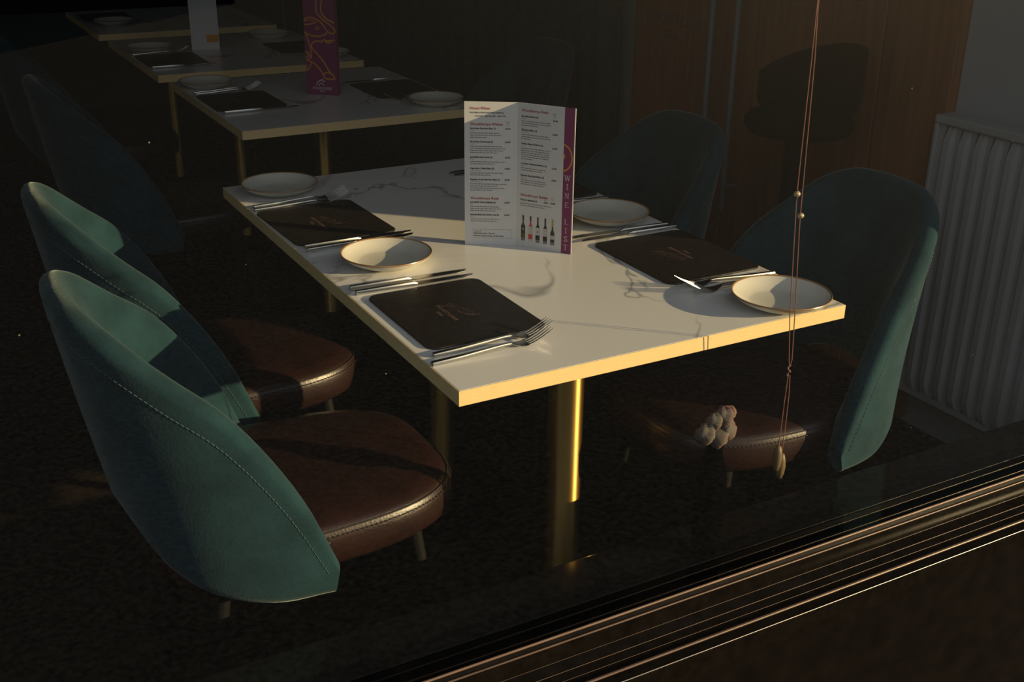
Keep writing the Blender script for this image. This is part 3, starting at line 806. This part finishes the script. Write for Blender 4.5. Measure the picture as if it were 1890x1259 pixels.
# ------------------------------------------------------------------ blossom and vase added on the sill for a blur reflected in the glass
vz = empty('stand_in_vase', (.413, -.083, .4003)); tag(vz, 'pale fluffy blossom in a small dark vase added in place of a reflected blur', 'blur_stand_in')
MB().lathe([(.019, 0), (.022, .004), (.026, .05), (.027, .10), (.024, .15), (.015, .182), (.013, .192), (.016, .200), (.013, .200), (.011, .190)], 28).build('vase', M['black'], vz, True, 60)
fr_ = random.Random(11)
for cx, cz, r in ((-.020, .222, .017), (.004, .214, .020), (.020, .222, .018), (.014, .245, .017), (-.004, .240, .014), (.026, .250, .011)):
    b = MB(); nu, nv_ = 18, 11; ph0 = fr_.uniform(0, 6)
    vs_ = []
    for a in range(nv_):
        th_ = PI * a / (nv_ - 1)
        for q in range(nu):
            f_ = 2*PI*q/nu
            rr = r * (1 + .14*math.sin(3*f_ + ph0 + 2*th_) + .10*math.sin(5*f_ - ph0 + 4*th_) + .06*math.sin(9*f_ + 7*th_))
            vs_.append((cx + rr*math.sin(th_)*math.cos(f_), rr*math.sin(th_)*math.sin(f_)*.9, cz + rr*math.cos(th_)))
    b.add(vs_, [(a*nu+q, a*nu+(q+1) % nu, (a+1)*nu+(q+1) % nu, (a+1)*nu+q) for a in range(nv_-1) for q in range(nu)])
    bl = b.build('blossom', M['blur_petal'], vz, True, 180)

# ------------------------------------------------------------------ radiator
rd = empty('radiator', (1.66, .30, 0)); tag(rd, 'white ribbed panel radiator on the pale wall at the right', 'radiator')
y0, y1 = -.33, .325
pts = []
pit = .0467
for i in range(int((y1 - y0 - .04) / pit)):
    q = y0 + .02 + i*pit
    pts += [(0.0, q), (0.0, q + pit*.30), (-.014, q + pit*.42), (-.014, q + pit*.78), (0.0, q + pit*.92)]
pts = [(0, y0)] + pts + [(0, y1)]
k = len(pts); v = []
for z, s in ((.150, 0), (.185, 1), (.825, 1), (.86, 0)):
    for x, y in pts: v.append((x*s - .018, y, z))
f = [(r*k+i, r*k+i+1, (r+1)*k+i+1, (r+1)*k+i) for r in range(3) for i in range(k-1)]
mesh_obj('front_panel', v, f, M['radiator'], rd, True, 35)
b = MB(); b.box((-.016, y0, .13), (.03, y1, .86)); b.build('back_panel', M['radiator'], rd)
b = MB(); b.box((-.030, y0, .862), (.035, y1, .882)); bevel(b.build('top_grille', M['radiator'], rd), .003)
for y in (y0, y1 - .012):
    b = MB(); b.box((-.030, y, .13), (.035, y+.012, .8615)); bevel(b.build('side_cover', M['radiator'], rd), .003)
for y in (y0 + .12, y1 - .12):
    b = MB(); b.box((.03, y - .02, .5), (.06, y + .02, .7)); b.build('wall_bracket', M['radiator'], rd)

# ------------------------------------------------------------------ bar stool made up to stand in for a shadow reflected in the glass
bs = empty('stand_in_stool', (1.38, .835, 0)); tag(bs, 'black bar stool with curved shell seat added in place of a reflected shadow', 'stool')
v = []; f = []
na, nb = 25, 9
for i in range(na):
    a = math.radians(-115 + 230*i/(na-1))
    hgt = .10 + .085*math.cos(a*.78)
    for j in range(nb):
        t = j/(nb-1)
        r = .07 + .070*min(1, t*1.8)
        z = .850 + hgt*max(0, (t - .30)/.70)**1.3
        v.append((r*math.sin(a + PI*.60)*1.02, r*math.cos(a + PI*.60)*1.08, z))
for i in range(na-1):
    for j in range(nb-1): f.append((i*nb+j, i*nb+j+1, (i+1)*nb+j+1, (i+1)*nb+j))
sh = mesh_obj('backrest', v, f, M['stand_in_black'], bs, True, 70); sd = sh.modifiers.new('thick', 'SOLIDIFY'); sd.thickness = .022
MB().lathe([(.08, .815), (.125, .820), (.138, .836), (.138, .852), (.125, .866), (.05, .872)], 36).build('seat', M['stand_in_black'], bs, True, 50)
MB().lathe([(.024, .02), (.024, .50), (.030, .52), (.030, .817)], 24).build('stem', M['dark_metal'], bs, True)
MB().lathe([(.20, 0), (.20, .010), (.18, .018), (.03, .030)], 40).build('base', M['dark_metal'], bs, True, 50)
t = np.linspace(0, 2*PI, 33)
b = MB(); b.tube([(.15*math.cos(q), .15*math.sin(q), .30) for q in t], .009, 8); b.tube([(-.15, 0, .30), (.15, 0, .30)], .008, 8); b.build('foot_ring', M['dark_metal'], bs, True)
